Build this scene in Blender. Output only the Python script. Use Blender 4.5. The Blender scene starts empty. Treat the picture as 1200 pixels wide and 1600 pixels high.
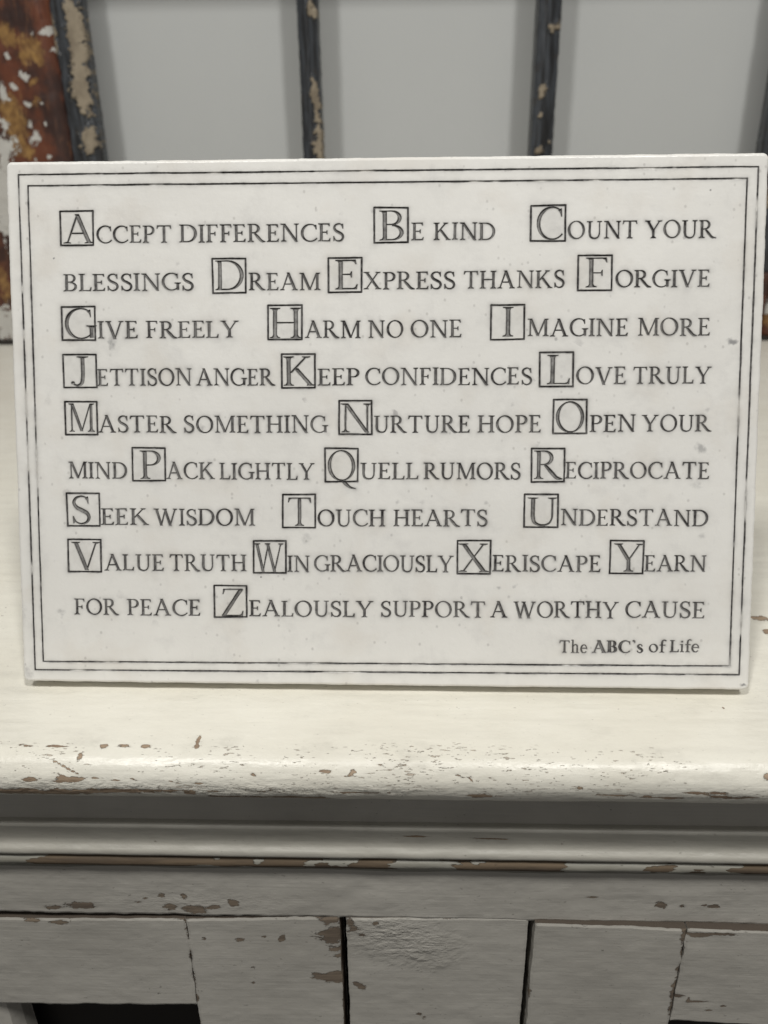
import bpy, math
import numpy as np
from mathutils import Matrix, Vector
scene = bpy.context.scene

# ------------------------------------------------------------------ camera
cam_data = bpy.data.cameras.new('camera')
cam = bpy.data.objects.new('camera', cam_data)
scene.collection.objects.link(cam)
scene.camera = cam
RT = Vector((0.99955226, 0.02781123, -0.01103666))
UP = Vector((-0.00107832, 0.40210155, 0.91559444))
FW = Vector((-0.02990167, 0.9151726, -0.4019515))
m = Matrix((RT, UP, -FW)).transposed().to_4x4()
m.translation = Vector((0.01139517, -0.27345025, 0.20260901))
cam.matrix_world = m
cam_data.sensor_fit = 'VERTICAL'
cam_data.sensor_height = 24.0
cam_data.lens = 24.0 * 1250 / 1600
cam_data.clip_start = 0.01
cam_data.clip_end = 50
cam_data.dof.use_dof = True
cam_data.dof.focus_distance = 0.325
cam_data.dof.aperture_fstop = 8.0

# ------------------------------------------------------------------ light
world = bpy.data.worlds.new('World')
scene.world = world
world.use_nodes = True
world.node_tree.nodes['Background'].inputs[0].default_value = (1.0, 0.97, 0.92, 1)
world.node_tree.nodes['Background'].inputs[1].default_value = 0.06

def area_lamp(name, loc, target, sx, sy, power, col):
    d = bpy.data.lights.new(name, 'AREA')
    d.shape = 'RECTANGLE'; d.size = sx; d.size_y = sy
    d.energy = power; d.color = col
    o = bpy.data.objects.new(name, d)
    scene.collection.objects.link(o)
    o.location = loc
    o.rotation_euler = (Vector(target) - Vector(loc)).to_track_quat('-Z', 'Y').to_euler()
    return o
area_lamp('ceiling_lamp', (-0.60, -0.86, 2.0), (0, 0.1, 0.05), 0.17, 0.45, 22.3, (1.0, 0.985, 0.945))
area_lamp('ceiling_lamp', (0.60, -0.86, 2.0), (0, 0.1, 0.05), 0.17, 0.45, 24.3, (1.0, 0.985, 0.945))
area_lamp('front_fill', (0.1, -2.3, 1.5), (0, 0.3, 0.1), 1.6, 1.0, 6.0, (1.0, 0.99, 0.97))  # unseen fill light added behind the camera to lift plaque and wall

scene.render.engine = 'CYCLES'
scene.view_settings.view_transform = 'Standard'
scene.view_settings.look = 'None'
scene.view_settings.exposure = 0.0
scene.view_settings.gamma = 1.0
scene.view_settings.use_curve_mapping = False

# ---- measured data (mm, in the planes of the things they lie on)
BOXES=[
('A',21.31,35.27,178.38,192.61,22.60,35.08,179.57,190.82),
('B',147.16,161.20,178.47,192.74,149.09,159.59,179.70,191.27),
('C',208.57,222.69,178.66,192.91,211.19,221.27,179.54,191.98),
('D',82.39,96.55,159.35,173.58,83.73,95.50,160.81,172.53),
('E',128.88,142.85,159.31,173.56,131.54,141.62,160.83,172.41),
('F',227.32,241.21,159.58,173.66,230.61,239.42,161.11,172.55),
('G',20.78,35.05,140.94,155.05,22.22,34.76,141.91,154.00),
('H',104.66,118.92,140.89,155.21,105.51,118.38,141.85,153.83),
('I',193.36,207.24,140.57,154.87,198.34,202.80,142.14,153.75),
('J',20.74,35.08,121.98,136.03,22.29,31.70,122.93,134.88),
('K',109.97,124.05,121.67,135.84,110.88,123.84,122.92,134.62),
('L',212.93,226.95,122.00,136.24,215.86,225.94,123.38,134.94),
('M',20.78,35.00,102.86,117.05,22.37,33.50,104.42,115.96),
('N',132.96,146.95,103.07,117.40,133.86,146.64,104.22,115.87),
('O',218.61,232.61,103.45,117.77,220.06,231.30,104.40,116.44),
('P',48.28,62.47,84.11,98.36,51.71,60.46,85.29,96.90),
('Q',127.17,141.25,84.00,98.22,128.60,139.82,84.85,97.01),
('R',210.32,224.15,84.13,98.30,211.64,222.80,85.60,97.12),
('S',20.55,34.93,65.51,79.75,22.69,30.81,66.62,78.24),
('T',109.72,123.92,65.21,79.52,112.06,122.06,66.27,77.91),
('U',207.79,221.87,65.79,79.85,209.05,221.52,66.88,78.26),
('V',20.45,34.92,46.47,60.71,22.24,34.32,47.60,59.20),
('W',97.60,111.74,46.43,60.52,98.04,110.34,47.47,59.10),
('X',181.03,195.06,46.74,60.99,181.45,194.39,47.79,59.45),
('Y',242.41,256.40,47.24,61.33,244.20,256.25,48.37,59.80),
('Z',81.04,95.25,27.90,41.80,83.89,93.81,28.68,40.18),
]
WORDS=[
('CCEPT',36.23,66.52,179.67,186.28),
('DIFFERENCES',69.73,135.60,179.63,186.44),
('E',162.23,167.15,179.62,186.39),
('KIND',170.98,195.17,179.71,186.35),
('OUNT',223.49,250.35,179.84,186.52),
('YOUR',253.27,280.16,179.76,186.42),
('BLESSINGS',22.34,75.13,160.85,167.53),
('REAM',97.49,125.97,160.80,167.46),
('XPRESS',143.15,179.57,160.81,167.52),
('THANKS',182.80,222.49,160.98,167.64),
('ORGIVE',242.29,278.77,161.05,167.59),
('IVE',35.78,52.07,142.03,148.80),
('FREELY',55.47,92.91,142.12,148.74),
('ARM',119.70,142.08,141.91,148.63),
('NO',145.23,159.00,141.90,148.61),
('ONE',162.21,182.21,141.88,148.64),
('MAGINE',208.07,247.64,142.21,148.94),
('MORE',251.31,279.57,142.22,148.96),
('ETTISON',35.05,73.75,123.09,129.81),
('ANGER',75.51,107.28,123.14,129.80),
('EEP',124.79,141.68,123.07,129.75),
('CONFIDENCES',144.09,210.32,123.20,129.90),
('OVE',227.92,247.29,123.40,130.06),
('TRULY',250.12,280.54,123.51,130.11),
('ASTER',34.95,66.85,104.17,110.91),
('SOMETHING',70.10,128.53,104.12,110.90),
('URTURE',147.41,185.95,104.26,110.96),
('HOPE',189.12,214.15,104.28,111.00),
('PEN',233.57,251.52,104.58,111.24),
('YOUR',254.03,281.13,104.80,111.31),
('MIND',21.88,46.28,85.36,92.04),
('ACK',62.59,82.29,85.28,91.99),
('LIGHTLY',84.47,123.24,85.21,91.84),
('UELL',141.89,165.37,85.42,91.99),
('RUMORS',167.62,206.42,85.54,92.13),
('ECIPROCATE',224.13,281.11,85.90,92.49),
('EEK',34.92,54.68,66.36,73.04),
('WISDOM',57.15,98.73,66.29,73.05),
('OUCH',124.41,152.00,66.29,73.03),
('HEARTS',155.46,193.42,66.44,73.10),
('NDERSTAND',222.75,281.38,67.01,73.58),
('ALUE',35.82,60.66,47.42,54.08),
('TRUTH',63.14,94.90,47.42,54.14),
('IN',111.85,121.10,47.50,54.16),
('GRACIOUSLY',122.94,179.86,47.69,54.33),
('ERISCAPE',195.57,239.01,48.13,54.72),
('EARN',256.65,281.13,48.57,55.04),
('FOR',22.79,41.14,28.84,35.43),
('PEACE',45.01,75.61,28.72,35.40),
('EALOUSLY',96.02,147.14,28.85,35.38),
('SUPPORT',150.19,192.86,29.10,35.59),
('A',194.94,201.83,29.21,35.77),
('WORTHY',204.37,246.56,29.31,35.94),
('CAUSE',249.39,281.11,29.65,36.28),
('The',223.21,234.34,14.88,20.05),
("ABC's",236.51,256.93,15.08,20.24),
('of',259.30,265.90,15.38,20.40),
('Life',267.79,279.43,15.64,20.65),
]
PSTAIN=[
(41.2,140.5,1.6,2.6,0.50),(288.2,139.8,2.1,1.3,0.75),(277.4,98.2,2.3,1.8,0.50),(276.2,83.5,2.3,1.3,0.25),(119.6,61.0,1.8,2.1,0.30),(16.9,29.9,1.8,1.6,0.35),(146.8,191.1,0.8,0.8,0.30),(202.6,115.4,0.8,0.8,0.30),(18.6,173.8,0.4,0.4,0.90),(277.9,197.8,0.4,0.4,0.90),(280.4,179.9,0.4,0.4,0.90),(101.0,45.1,0.4,0.4,0.90),(297.7,2.4,1.0,0.8,0.80),(198.4,41.6,1.0,0.8,0.40),(204.6,41.9,0.8,0.8,0.40),(202.4,37.9,0.8,0.8,0.30),(279.3,63.2,1.6,1.3,0.30),(156.7,76.1,1.0,1.0,0.30),(279.5,113.4,1.6,1.0,0.30),(167.0,76.1,1.3,1.0,0.25),(192.8,76.0,1.0,1.0,0.35),(2.5,4.2,2.1,3.6,0.30),(1.2,28.7,2.1,5.2,0.18),]
NOSE=[(-128.1,153.87,29.70,2.33,0),(-101.0,152.90,21.60,1.36,0),(-83.8,152.23,13.50,0.66,0),(-114.6,147.14,5.13,1.15,0),(-129.6,147.05,3.24,0.86,0),(-116.2,142.77,5.40,0.27,-25),(-111.8,138.49,0.81,1.51,0),(-116.9,145.84,3.24,0.51,-20),(-104.8,146.47,2.70,0.39,-10),(-97.6,147.20,2.16,0.43,0),(-70.2,153.50,1.62,1.56,0),(-57.9,156.36,8.10,1.20,0),(-62.0,151.89,3.78,0.49,0),(-38.5,156.43,13.50,1.50,0),(-26.4,156.33,6.75,1.50,0),(-40.4,151.55,8.10,0.48,0),(18.5,149.44,5.40,0.46,0),(23.9,149.67,2.70,0.61,0),(38.2,153.00,5.94,1.15,0),(-19.1,142.91,2.43,0.68,0),(-18.2,144.27,1.62,0.46,0),(-9.6,144.41,1.89,0.57,0),(-8.7,143.03,1.08,0.68,0),(1.7,140.66,1.62,0.46,-15),(9.7,140.81,2.16,0.35,0),(30.9,144.21,2.16,0.34,-15),(34.5,145.34,1.35,0.25,-45),(42.7,145.01,1.62,0.47,-20),(74.6,148.31,1.35,0.91,0),(81.5,150.33,1.89,0.45,-15),(116.4,149.81,4.05,0.45,0),(123.4,150.31,5.40,0.60,0),(99.3,152.60,3.78,0.70,0),(65.0,140.92,0.41,0.34,0),(-74.8,147.75,2.16,0.43,-15),(-91.6,146.83,2.43,0.40,-10),(-87.4,144.54,0.81,0.35,0),(-66.5,148.24,1.62,0.46,0),(-46.0,144.33,1.08,0.69,0),(142.0,143.48,1.08,1.34,0),(108.8,153.19,5.40,0.76,0),(87.6,152.12,8.10,0.49,0),(-9.3,152.04,8.10,0.66,0),(5.0,151.48,8.10,0.47,0),(131.9,152.37,8.10,0.81,0),]
BEADPAINT= [(-172.4, -141.5), (-71.7, -64.6), (-51.5, -45.0), (-31.4, -21.0), (-19.4, -14.5), (6.5, 36.7), (81.9, 111.7), (120.6, 130.6), (134.4, 149.4)]
FRIEZE =[(-142.8,-94.2,5.03,1.57,0),(-131.2,-92.8,7.25,2.34,0),(-95.0,-86.2,1.66,1.53,0),(-85.0,-86.8,1.65,1.91,0),(-91.3,-93.1,3.06,3.11,0),(-80.8,-94.0,6.12,2.72,0),(-72.3,-92.6,3.33,1.16,0),(-63.7,-90.5,2.21,2.31,0),(-105.7,-91.1,2.22,0.77,0),(-101.9,-88.3,1.11,0.77,0),(89.3,-83.4,2.71,0.75,0),(118.8,-87.3,2.44,1.88,0),(117.7,-85.4,2.71,0.75,0),(127.7,-87.8,1.90,1.13,0),(140.8,-87.9,2.71,1.13,0),(136.7,-87.3,1.62,0.75,0),]
LRAIL =[(-153.7,-102.7,3.96,1.20,0),(-143.0,-103.3,4.80,1.60,0),]
LSTILE =[(-79.1,-112.6,0.85,1.22,0),(-62.8,-113.0,2.27,1.62,0),(-52.1,-111.1,1.13,1.21,0),(-44.2,-111.3,1.98,2.42,0),(-57.9,-130.6,1.16,1.27,0),(-58.7,-141.3,1.17,1.30,0),(-21.1,-100.4,5.02,3.14,0),(-22.8,-109.2,6.76,5.62,0),(-20.0,-117.6,3.41,2.45,0),(-19.0,-121.7,2.57,1.65,0),(-23.8,-135.2,7.54,3.83,0),(-18.7,-137.2,2.90,3.42,0),(-25.3,-121.9,0.86,0.83,0),(-86.7,-152.2,1.48,4.44,0),]
CENTER =[(-13.3,-100.7,2.23,2.36,0),(-12.0,-105.4,3.36,2.38,0),(-8.7,-108.5,2.25,1.60,0),(-10.9,-140.0,2.91,1.72,-25),(-8.6,-142.5,1.75,2.59,-60),(16.9,-159.8,1.78,1.34,-20),(19.6,-162.4,1.19,1.80,0),(-2.7,-100.8,2.23,1.18,0),]
CRACKLE =[(3.9,-105.8,13.99,10.33,0),(15.2,-115.5,14.13,8.11,0),]
RSTILE =[(130.2,-100.3,1.63,5.41,0),(130.5,-112.1,0.83,3.18,0),(129.9,-122.2,0.84,3.25,0),(130.8,-140.9,1.71,12.72,0),(131.3,-134.6,2.27,1.67,0),]
RRAIL =[(134.9,-101.0,8.18,1.55,0),(144.2,-100.4,6.80,1.16,0),(139.7,-143.6,6.30,0.85,0),(132.1,-140.0,3.99,1.27,0),(146.9,-148.6,1.73,0.86,0),(137.4,-142.0,1.14,2.12,0),(152.7,-145.8,1.72,0.86,0),]
FLAKE =[(-407.0,291.7,6.95,4.89,-45),(-420.4,280.8,5.59,3.71,-30),(-426.6,267.8,2.81,2.50,0),(-406.7,263.8,4.93,3.14,-30),(-390.9,264.2,4.22,1.25,-35),(-408.4,243.5,5.69,4.47,-45),(-390.4,244.0,2.84,1.91,-45),(-406.9,228.7,5.72,9.06,-60),(-392.2,210.2,4.33,3.29,0),(-408.7,207.8,2.17,3.30,0),(-432.2,275.4,4.91,11.18,0),(-438.0,247.1,9.94,5.74,-40),(-441.4,220.0,12.94,16.99,-40),(-420.7,310.7,4.14,3.00,-40),(-368.2,335.0,3.40,16.40,-70),(-365.8,317.2,2.74,9.53,-70),(-389.6,331.2,2.05,2.35,-50),(-454.4,174.7,22.02,40.84,0),(-479.5,22.1,23.28,26.06,0),(-453.4,154.0,14.81,41.58,0),(-443.7,201.5,10.15,19.93,0),(-490.3,200.0,44.07,62,0),(-472.1,303.6,20.79,36.34,0),]
OCHRE =[(-414.7,326.8,10.94,8.28,-40),(-420.4,332.8,9.55,7.06,0),(-391.8,319.3,15.09,9.52,-20),(-386.9,308.5,9.65,6.01,-40),(-428.2,259.7,15.53,15.12,-40),(-424.3,243.7,12.80,14.06,-50),(-425.9,224.4,8.61,14.31,0),(-415.5,214.4,7.20,6.56,0),(-400.6,309.9,6.89,8.41,0),(-396.2,285.5,2.79,6.14,-60),(-397.6,266.8,4.22,6.25,-60),(-451.5,181.5,4.39,13.53,0),(-471.7,71.5,6.14,22.33,0),]
TAN_L =[(-346.1,355.0,5.39,8.04,0),(-343.1,344.5,6.77,11.60,0),(-342.6,331.7,8.17,11.74,0),(-342.8,313.9,6.86,14.93,0),(-344.4,295.8,7.62,15.19,0),(-347.2,278.6,8.37,9.88,0),(-343.3,268.0,6.31,7.48,0),(-343.6,257.4,4.23,6.29,0),(-343.8,229.9,7.13,10.33,0),(-347.0,218.9,5.74,5.22,0),(-345.4,272.4,9.80,6.21,0),]
TAN_M =[(-91.7,350.0,3.34,8.01,0),(-87.9,345.3,4.02,5.17,0),(-91.2,274.1,3.47,12.29,0),(-89.6,264.8,4.18,6.20,0),(-87.8,258.5,3.49,6.23,0),(-86.9,246.0,3.51,8.83,0),(-86.9,230.1,4.24,10.24,0),(-86.9,214.0,5.70,10.39,0),(-91.1,216.0,4.98,5.83,0),]
TAN_R =[(164.0,327.2,6.03,5.21,0),(167.7,330.0,4.68,4.62,0),(155.8,270.8,4.82,6.11,-30),(154.1,266.0,2.76,3.68,0),(154.7,246.2,2.79,3.13,0),(167.7,219.5,2.11,1.92,0),(155.7,211.2,4.25,3.87,0),]
TOPC=[(268.8,282.5,4.19,2.03,0),(179.6,61.2,3.06,1.76,0),(178.6,49.8,1.79,2.22,0),(-248.6,201.8,1.26,1.60,0),(-248.2,188.2,1.23,1.53,0),(138.3,-7.3,0.51,0.62,0),(-68.7,-30.4,0.61,3.30,0),(-68.5,-33.4,0.97,1.08,0),(-103.9,-33.9,1.46,1.08,0),(-88.2,-33.6,1.70,0.90,0),(-121.9,-33.8,3.90,0.54,0),(-134.4,-33.6,3.42,0.54,0),(-96.2,-33.4,2.92,0.72,0),(177.1,62.3,0.92,0.59,0),]
# ------------------------------------------------------------------ noise helpers
def _hash(ix, iy, seed):
    h = (ix.astype(np.int64) * 374761393 + iy.astype(np.int64) * 668265263 + seed * 1274126177) & 0xFFFFFFFF
    h = ((h ^ (h >> 13)) * 1274126177) & 0xFFFFFFFF
    h = h ^ (h >> 16)
    return (h & 0xFFFF) / 65535.0
def vnoise(x, y, seed=0):
    x = np.asarray(x, float); y = np.asarray(y, float)
    ix = np.floor(x); iy = np.floor(y)
    fx = x - ix; fy = y - iy
    fx = fx * fx * (3 - 2 * fx); fy = fy * fy * (3 - 2 * fy)
    a = _hash(ix, iy, seed); b = _hash(ix + 1, iy, seed)
    c = _hash(ix, iy + 1, seed); d = _hash(ix + 1, iy + 1, seed)
    return (a * (1 - fx) + b * fx) * (1 - fy) + (c * (1 - fx) + d * fx) * fy
def fbm(x, y, seed=0, octaves=4):
    t = 0; amp = .5; n = 0
    for k in range(octaves):
        t = t + amp * vnoise(x * 2 ** k, y * 2 ** k, seed + 17 * k); n += amp; amp *= .5
    return t / n            # 0..1

# ------------------------------------------------------------------ object helpers
def link(o, parent=None, keep=True):
    scene.collection.objects.link(o)
    if parent is not None:
        o.parent = parent
        if keep:
            o.matrix_parent_inverse = Matrix.Translation(-Vector(parent.location))
    return o
def empty(name, loc, label=None, cat=None):
    o = bpy.data.objects.new(name, None)
    o.empty_display_size = .05
    scene.collection.objects.link(o)
    o.location = loc
    if label: o['label'] = label
    if cat: o['category'] = cat
    return o
def mesh_obj(name, V, F, mat, parent=None, attrs=None, smooth=False, keep=True):
    me = bpy.data.meshes.new(name)
    V = np.asarray(V, np.float32); F = np.asarray(F, np.int32)
    me.vertices.add(len(V)); me.vertices.foreach_set('co', V.ravel())
    me.loops.add(F.size); me.loops.foreach_set('vertex_index', F.ravel())
    me.polygons.add(len(F))
    me.polygons.foreach_set('loop_start', np.arange(len(F), dtype=np.int32) * F.shape[1])
    me.polygons.foreach_set('use_smooth', np.full(len(F), smooth))
    for k, a in (attrs or {}).items():
        at = me.attributes.new(k, 'FLOAT', 'POINT')
        at.data.foreach_set('value', np.ascontiguousarray(a, np.float32).ravel())
    me.update(calc_edges=True)
    me.validate()
    me.materials.append(mat)
    return link(bpy.data.objects.new(name, me), parent, keep)

def wear_field(A, B, chips, base=None):
    """soft field, 0.5 on the outline of every elliptical bare patch (mm)"""
    w = np.zeros_like(A) if base is None else base.copy()
    n1 = (fbm(A * 420, B * 420, 77, 3) - .5) * 2; n2 = (fbm(A * 420, B * 420, 78, 3) - .5) * 2
    n3 = (fbm(A * 150, B * 190, 79, 2) - .5) * 2
    for cx, cy, rx, ry, ang in chips:
        q = min(rx, ry, 6.0); c, s = math.cos(math.radians(ang)), math.sin(math.radians(ang))
        dx = A * 1000 - cx + q * (.75 * n1 + .6 * n3); dy = B * 1000 - cy + q * (.75 * n2 - .6 * n3)
        r = np.hypot((dx * c + dy * s) / rx, (-dx * s + dy * c) / ry)
        w = np.maximum(w, np.clip(1 - .5 * r, 0, 1))
    return w

def slab_patch(name, quad, y0, thick, mat, parent, step=.0012, chips=(), extra=None, edge_r=.0012,
               edge_noise=.0004, bump=.0003, seed=1, depth_fn=None, side_wear_shade=(0, 0, 0, 0), y_tilt=0.0, edge_wear=0.0):
    """board with its face towards -y; quad = (top-left, top-right, bottom-right, bottom-left) as (x, z).
    side_wear_shade: bottom, right, top, left edges"""
    (ax, az), (bx, bz), (cx, cz), (dx, dz) = quad
    wid = max(math.hypot(bx - ax, bz - az), math.hypot(cx - dx, cz - dz))
    hei = max(math.hypot(dx - ax, dz - az), math.hypot(cx - bx, cz - bz))
    nx = max(4, int(wid / step)); nz = max(4, int(hei / step))
    u, v = np.meshgrid(np.linspace(0, 1, nx + 1), np.linspace(0, 1, nz + 1))
    X = (ax * (1 - u) + bx * u) * v + (dx * (1 - u) + cx * u) * (1 - v)
    Z = (az * (1 - u) + bz * u) * v + (dz * (1 - u) + cz * u) * (1 - v)
    dl = u * wid; dr = (1 - u) * wid; db = v * hei; dt = (1 - v) * hei
    dmin = np.minimum(np.minimum(dl, dr), np.minimum(db, dt))
    # ragged outline
    fall = np.exp(-dmin / .004)
    X2 = X + fall * edge_noise * 2 * (fbm(Z * 160, X * 25, seed, 4) - .5)
    Z2 = Z + fall * edge_noise * 2 * (fbm(X * 160, Z * 25, seed + 5, 4) - .5)
    t = np.clip(1 - dmin / edge_r, 0, 1)
    Y = y0 + edge_r * (1 - np.sqrt(np.clip(1 - t * t, 0, 1)))
    Y = Y + bump * 2 * (fbm(X * 55, Z * 80, seed + 9, 4) - .5) + y_tilt * (u - .0)
    if depth_fn is not None: Y = Y + depth_fn(X, Z)
    attrs = {}
    w = wear_field(X, Z, chips)
    if edge_wear:
        w = np.maximum(w, edge_wear * np.clip(1 - dmin / .0022, 0, 1) * (fbm(X * 70, Z * 70, seed + 3, 3) * 1.7))
    attrs['wear'] = w
    for k, fn in (extra or {}).items(): attrs[k] = fn(X, Z)
    n = nx + 1
    V = [np.stack([X2, Y, Z2], -1).reshape(-1, 3)]
    idx = np.arange(n * (nz + 1)).reshape(nz + 1, n)
    F = [np.stack([idx[:-1, :-1], idx[:-1, 1:], idx[1:, 1:], idx[1:, :-1]], -1).reshape(-1, 4)]
    AT = {k: [a.ravel()] for k, a in attrs.items()}
    base = n * (nz + 1)
    rings = [(idx[0, :], 0), (idx[:, -1], 1), (idx[-1, ::-1], 2), (idx[::-1, 0], 3)]
    for ring, side in rings:
        p = V[0][ring]; q = p.copy(); q[:, 1] = y0 + thick
        k = len(ring)
        V.append(p); V.append(q)
        a = np.arange(k) + base; b = a + k
        F.append(np.stack([a[:-1], b[:-1], b[1:], a[1:]], -1))
        for kk in AT:
            if kk == 'wear': AT[kk].append(np.maximum(np.full(2 * k, side_wear_shade[side], float), np.tile(attrs[kk].ravel()[ring], 2)))
            else: AT[kk].append(np.tile(attrs[kk].ravel()[ring], 2))
        base += 2 * k
    # back
    cs = [idx[0, 0], idx[0, -1], idx[-1, -1], idx[-1, 0]]
    p = V[0][cs].copy(); p[:, 1] = y0 + thick
    V.append(p); F.append(np.array([[base + 3, base + 2, base + 1, base]]))
    for kk in AT: AT[kk].append(np.zeros(4))
    return mesh_obj(name, np.concatenate(V), np.concatenate(F), mat, parent,
                    {k: np.concatenate(a) for k, a in AT.items()}, smooth=False)

def xs_samples(x0, x1, d0, d1, fine, coarse):
    a = np.arange(x0, d0, coarse); b = np.arange(d0, d1, fine); c = np.arange(d1, x1, coarse)
    return np.concatenate([a, b, c, [x1]])

def extrude_profile(name, prof, xs, mat, parent, wear_fn=None, extra=None, disp=.0002, seed=3, cap=True, slope=0.0, stretch=60):
    """profile (y,z) swept along x; the outward side is on the left of the direction of travel"""
    prof = np.asarray(prof, float)
    s = np.concatenate([[0], np.cumsum(np.hypot(*np.diff(prof, axis=0).T))])
    tan = np.gradient(prof, axis=0); tan /= np.maximum(1e-9, np.hypot(tan[:, 0], tan[:, 1]))[:, None]
    nrm = np.stack([tan[:, 1], -tan[:, 0]], -1)
    Xg, Sg = np.meshgrid(xs, s)
    d = disp * 2 * (fbm(Xg * stretch, Sg * 250 + 3, seed, 4) - .5)
    Y = prof[:, 0][:, None] + nrm[:, 0][:, None] * d
    Z = prof[:, 1][:, None] + nrm[:, 1][:, None] * d + slope * Xg
    n = len(xs); mrow = len(prof)
    V = np.stack([Xg, Y, Z], -1).reshape(-1, 3)
    idx = np.arange(n * mrow).reshape(mrow, n)
    F = np.stack([idx[:-1, :-1], idx[1:, :-1], idx[1:, 1:], idx[:-1, 1:]], -1).reshape(-1, 4)
    attrs = {'wear': (wear_fn(Xg, Sg) if wear_fn else np.zeros_like(Xg)).ravel()}
    for k, fn in (extra or {}).items(): attrs[k] = fn(Xg, Sg).ravel()
    return mesh_obj(name, V, F, mat, parent, attrs, smooth=True)

# ------------------------------------------------------------------ shader helpers
class NB:
    def __init__(self, name):
        self.mat = bpy.data.materials.new(name); self.mat.use_nodes = True
        self.nt = self.mat.node_tree; self.nt.nodes.clear()
        self.out = self.nt.nodes.new('ShaderNodeOutputMaterial')
        self.b = self.nt.nodes.new('ShaderNodeBsdfPrincipled')
        self.nt.links.new(self.b.outputs[0], self.out.inputs[0])
        self.co = self.nt.nodes.new('ShaderNodeTexCoord').outputs['Object']
    def set(self, inp, v):
        if hasattr(v, 'is_linked') or isinstance(v, bpy.types.NodeSocket): self.nt.links.new(v, inp)
        elif isinstance(v, (tuple, list)) and len(v) == 3 and inp.type == 'RGBA': inp.default_value = (*v, 1)
        else: inp.default_value = v
    def attr(self, name):
        n = self.nt.nodes.new('ShaderNodeAttribute'); n.attribute_name = name
        return n.outputs['Fac']
    def noise(self, scale, detail=4, rough=.55, stretch=(1, 1, 1), off=(0, 0, 0), rot=(0, 0, 0)):
        mp = self.nt.nodes.new('ShaderNodeMapping'); mp.inputs['Scale'].default_value = stretch
        mp.inputs['Location'].default_value = off; mp.inputs['Rotation'].default_value = rot
        self.nt.links.new(self.co, mp.inputs[0])
        n = self.nt.nodes.new('ShaderNodeTexNoise')
        n.inputs['Scale'].default_value = scale; n.inputs['Detail'].default_value = detail
        n.inputs['Roughness'].default_value = rough
        self.nt.links.new(mp.outputs[0], n.inputs['Vector'])
        return n.outputs['Fac']
    def voronoi(self, scale, stretch=(1, 1, 1), rnd=1.0, feature='F1', rot=(0, 0, 0)):
        mp = self.nt.nodes.new('ShaderNodeMapping'); mp.inputs['Rotation'].default_value = rot; mp.inputs['Scale'].default_value = stretch
        self.nt.links.new(self.co, mp.inputs[0])
        n = self.nt.nodes.new('ShaderNodeTexVoronoi'); n.feature = feature
        n.inputs['Scale'].default_value = scale; n.inputs['Randomness'].default_value = rnd
        self.nt.links.new(mp.outputs[0], n.inputs['Vector'])
        return n
    def math(self, op, a, b=0.0, c=None, clamp=False):
        n = self.nt.nodes.new('ShaderNodeMath'); n.operation = op; n.use_clamp = clamp
        self.set(n.inputs[0], a); self.set(n.inputs[1], b)
        if c is not None: self.set(n.inputs[2], c)
        return n.outputs[0]
    def step(self, v, lo, hi, a=0.0, b=1.0):
        n = self.nt.nodes.new('ShaderNodeMapRange'); n.interpolation_type = 'SMOOTHSTEP'
        self.set(n.inputs['Value'], v); self.set(n.inputs['From Min'], lo); self.set(n.inputs['From Max'], hi)
        n.inputs['To Min'].default_value = a; n.inputs['To Max'].default_value = b
        return n.outputs[0]
    def mix(self, f, a, b):
        n = self.nt.nodes.new('ShaderNodeMix'); n.data_type = 'RGBA'
        self.set(n.inputs[0], f); self.set(n.inputs[6], a); self.set(n.inputs[7], b)
        return n.outputs[2]
    def bump(self, h, strength, dist, normal=None):
        n = self.nt.nodes.new('ShaderNodeBump')
        n.inputs['Strength'].default_value = strength; n.inputs['Distance'].default_value = dist
        self.set(n.inputs['Height'], h)
        if normal is not None: self.nt.links.new(normal, n.inputs['Normal'])
        return n.outputs[0]
    def finish(self, col, rough, normal=None, spec=.5):
        self.set(self.b.inputs['Base Color'], col); self.set(self.b.inputs['Roughness'], rough)
        self.b.inputs['Specular IOR Level'].default_value = spec
        if normal is not None: self.nt.links.new(normal, self.b.inputs['Normal'])
        return self.mat

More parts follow.
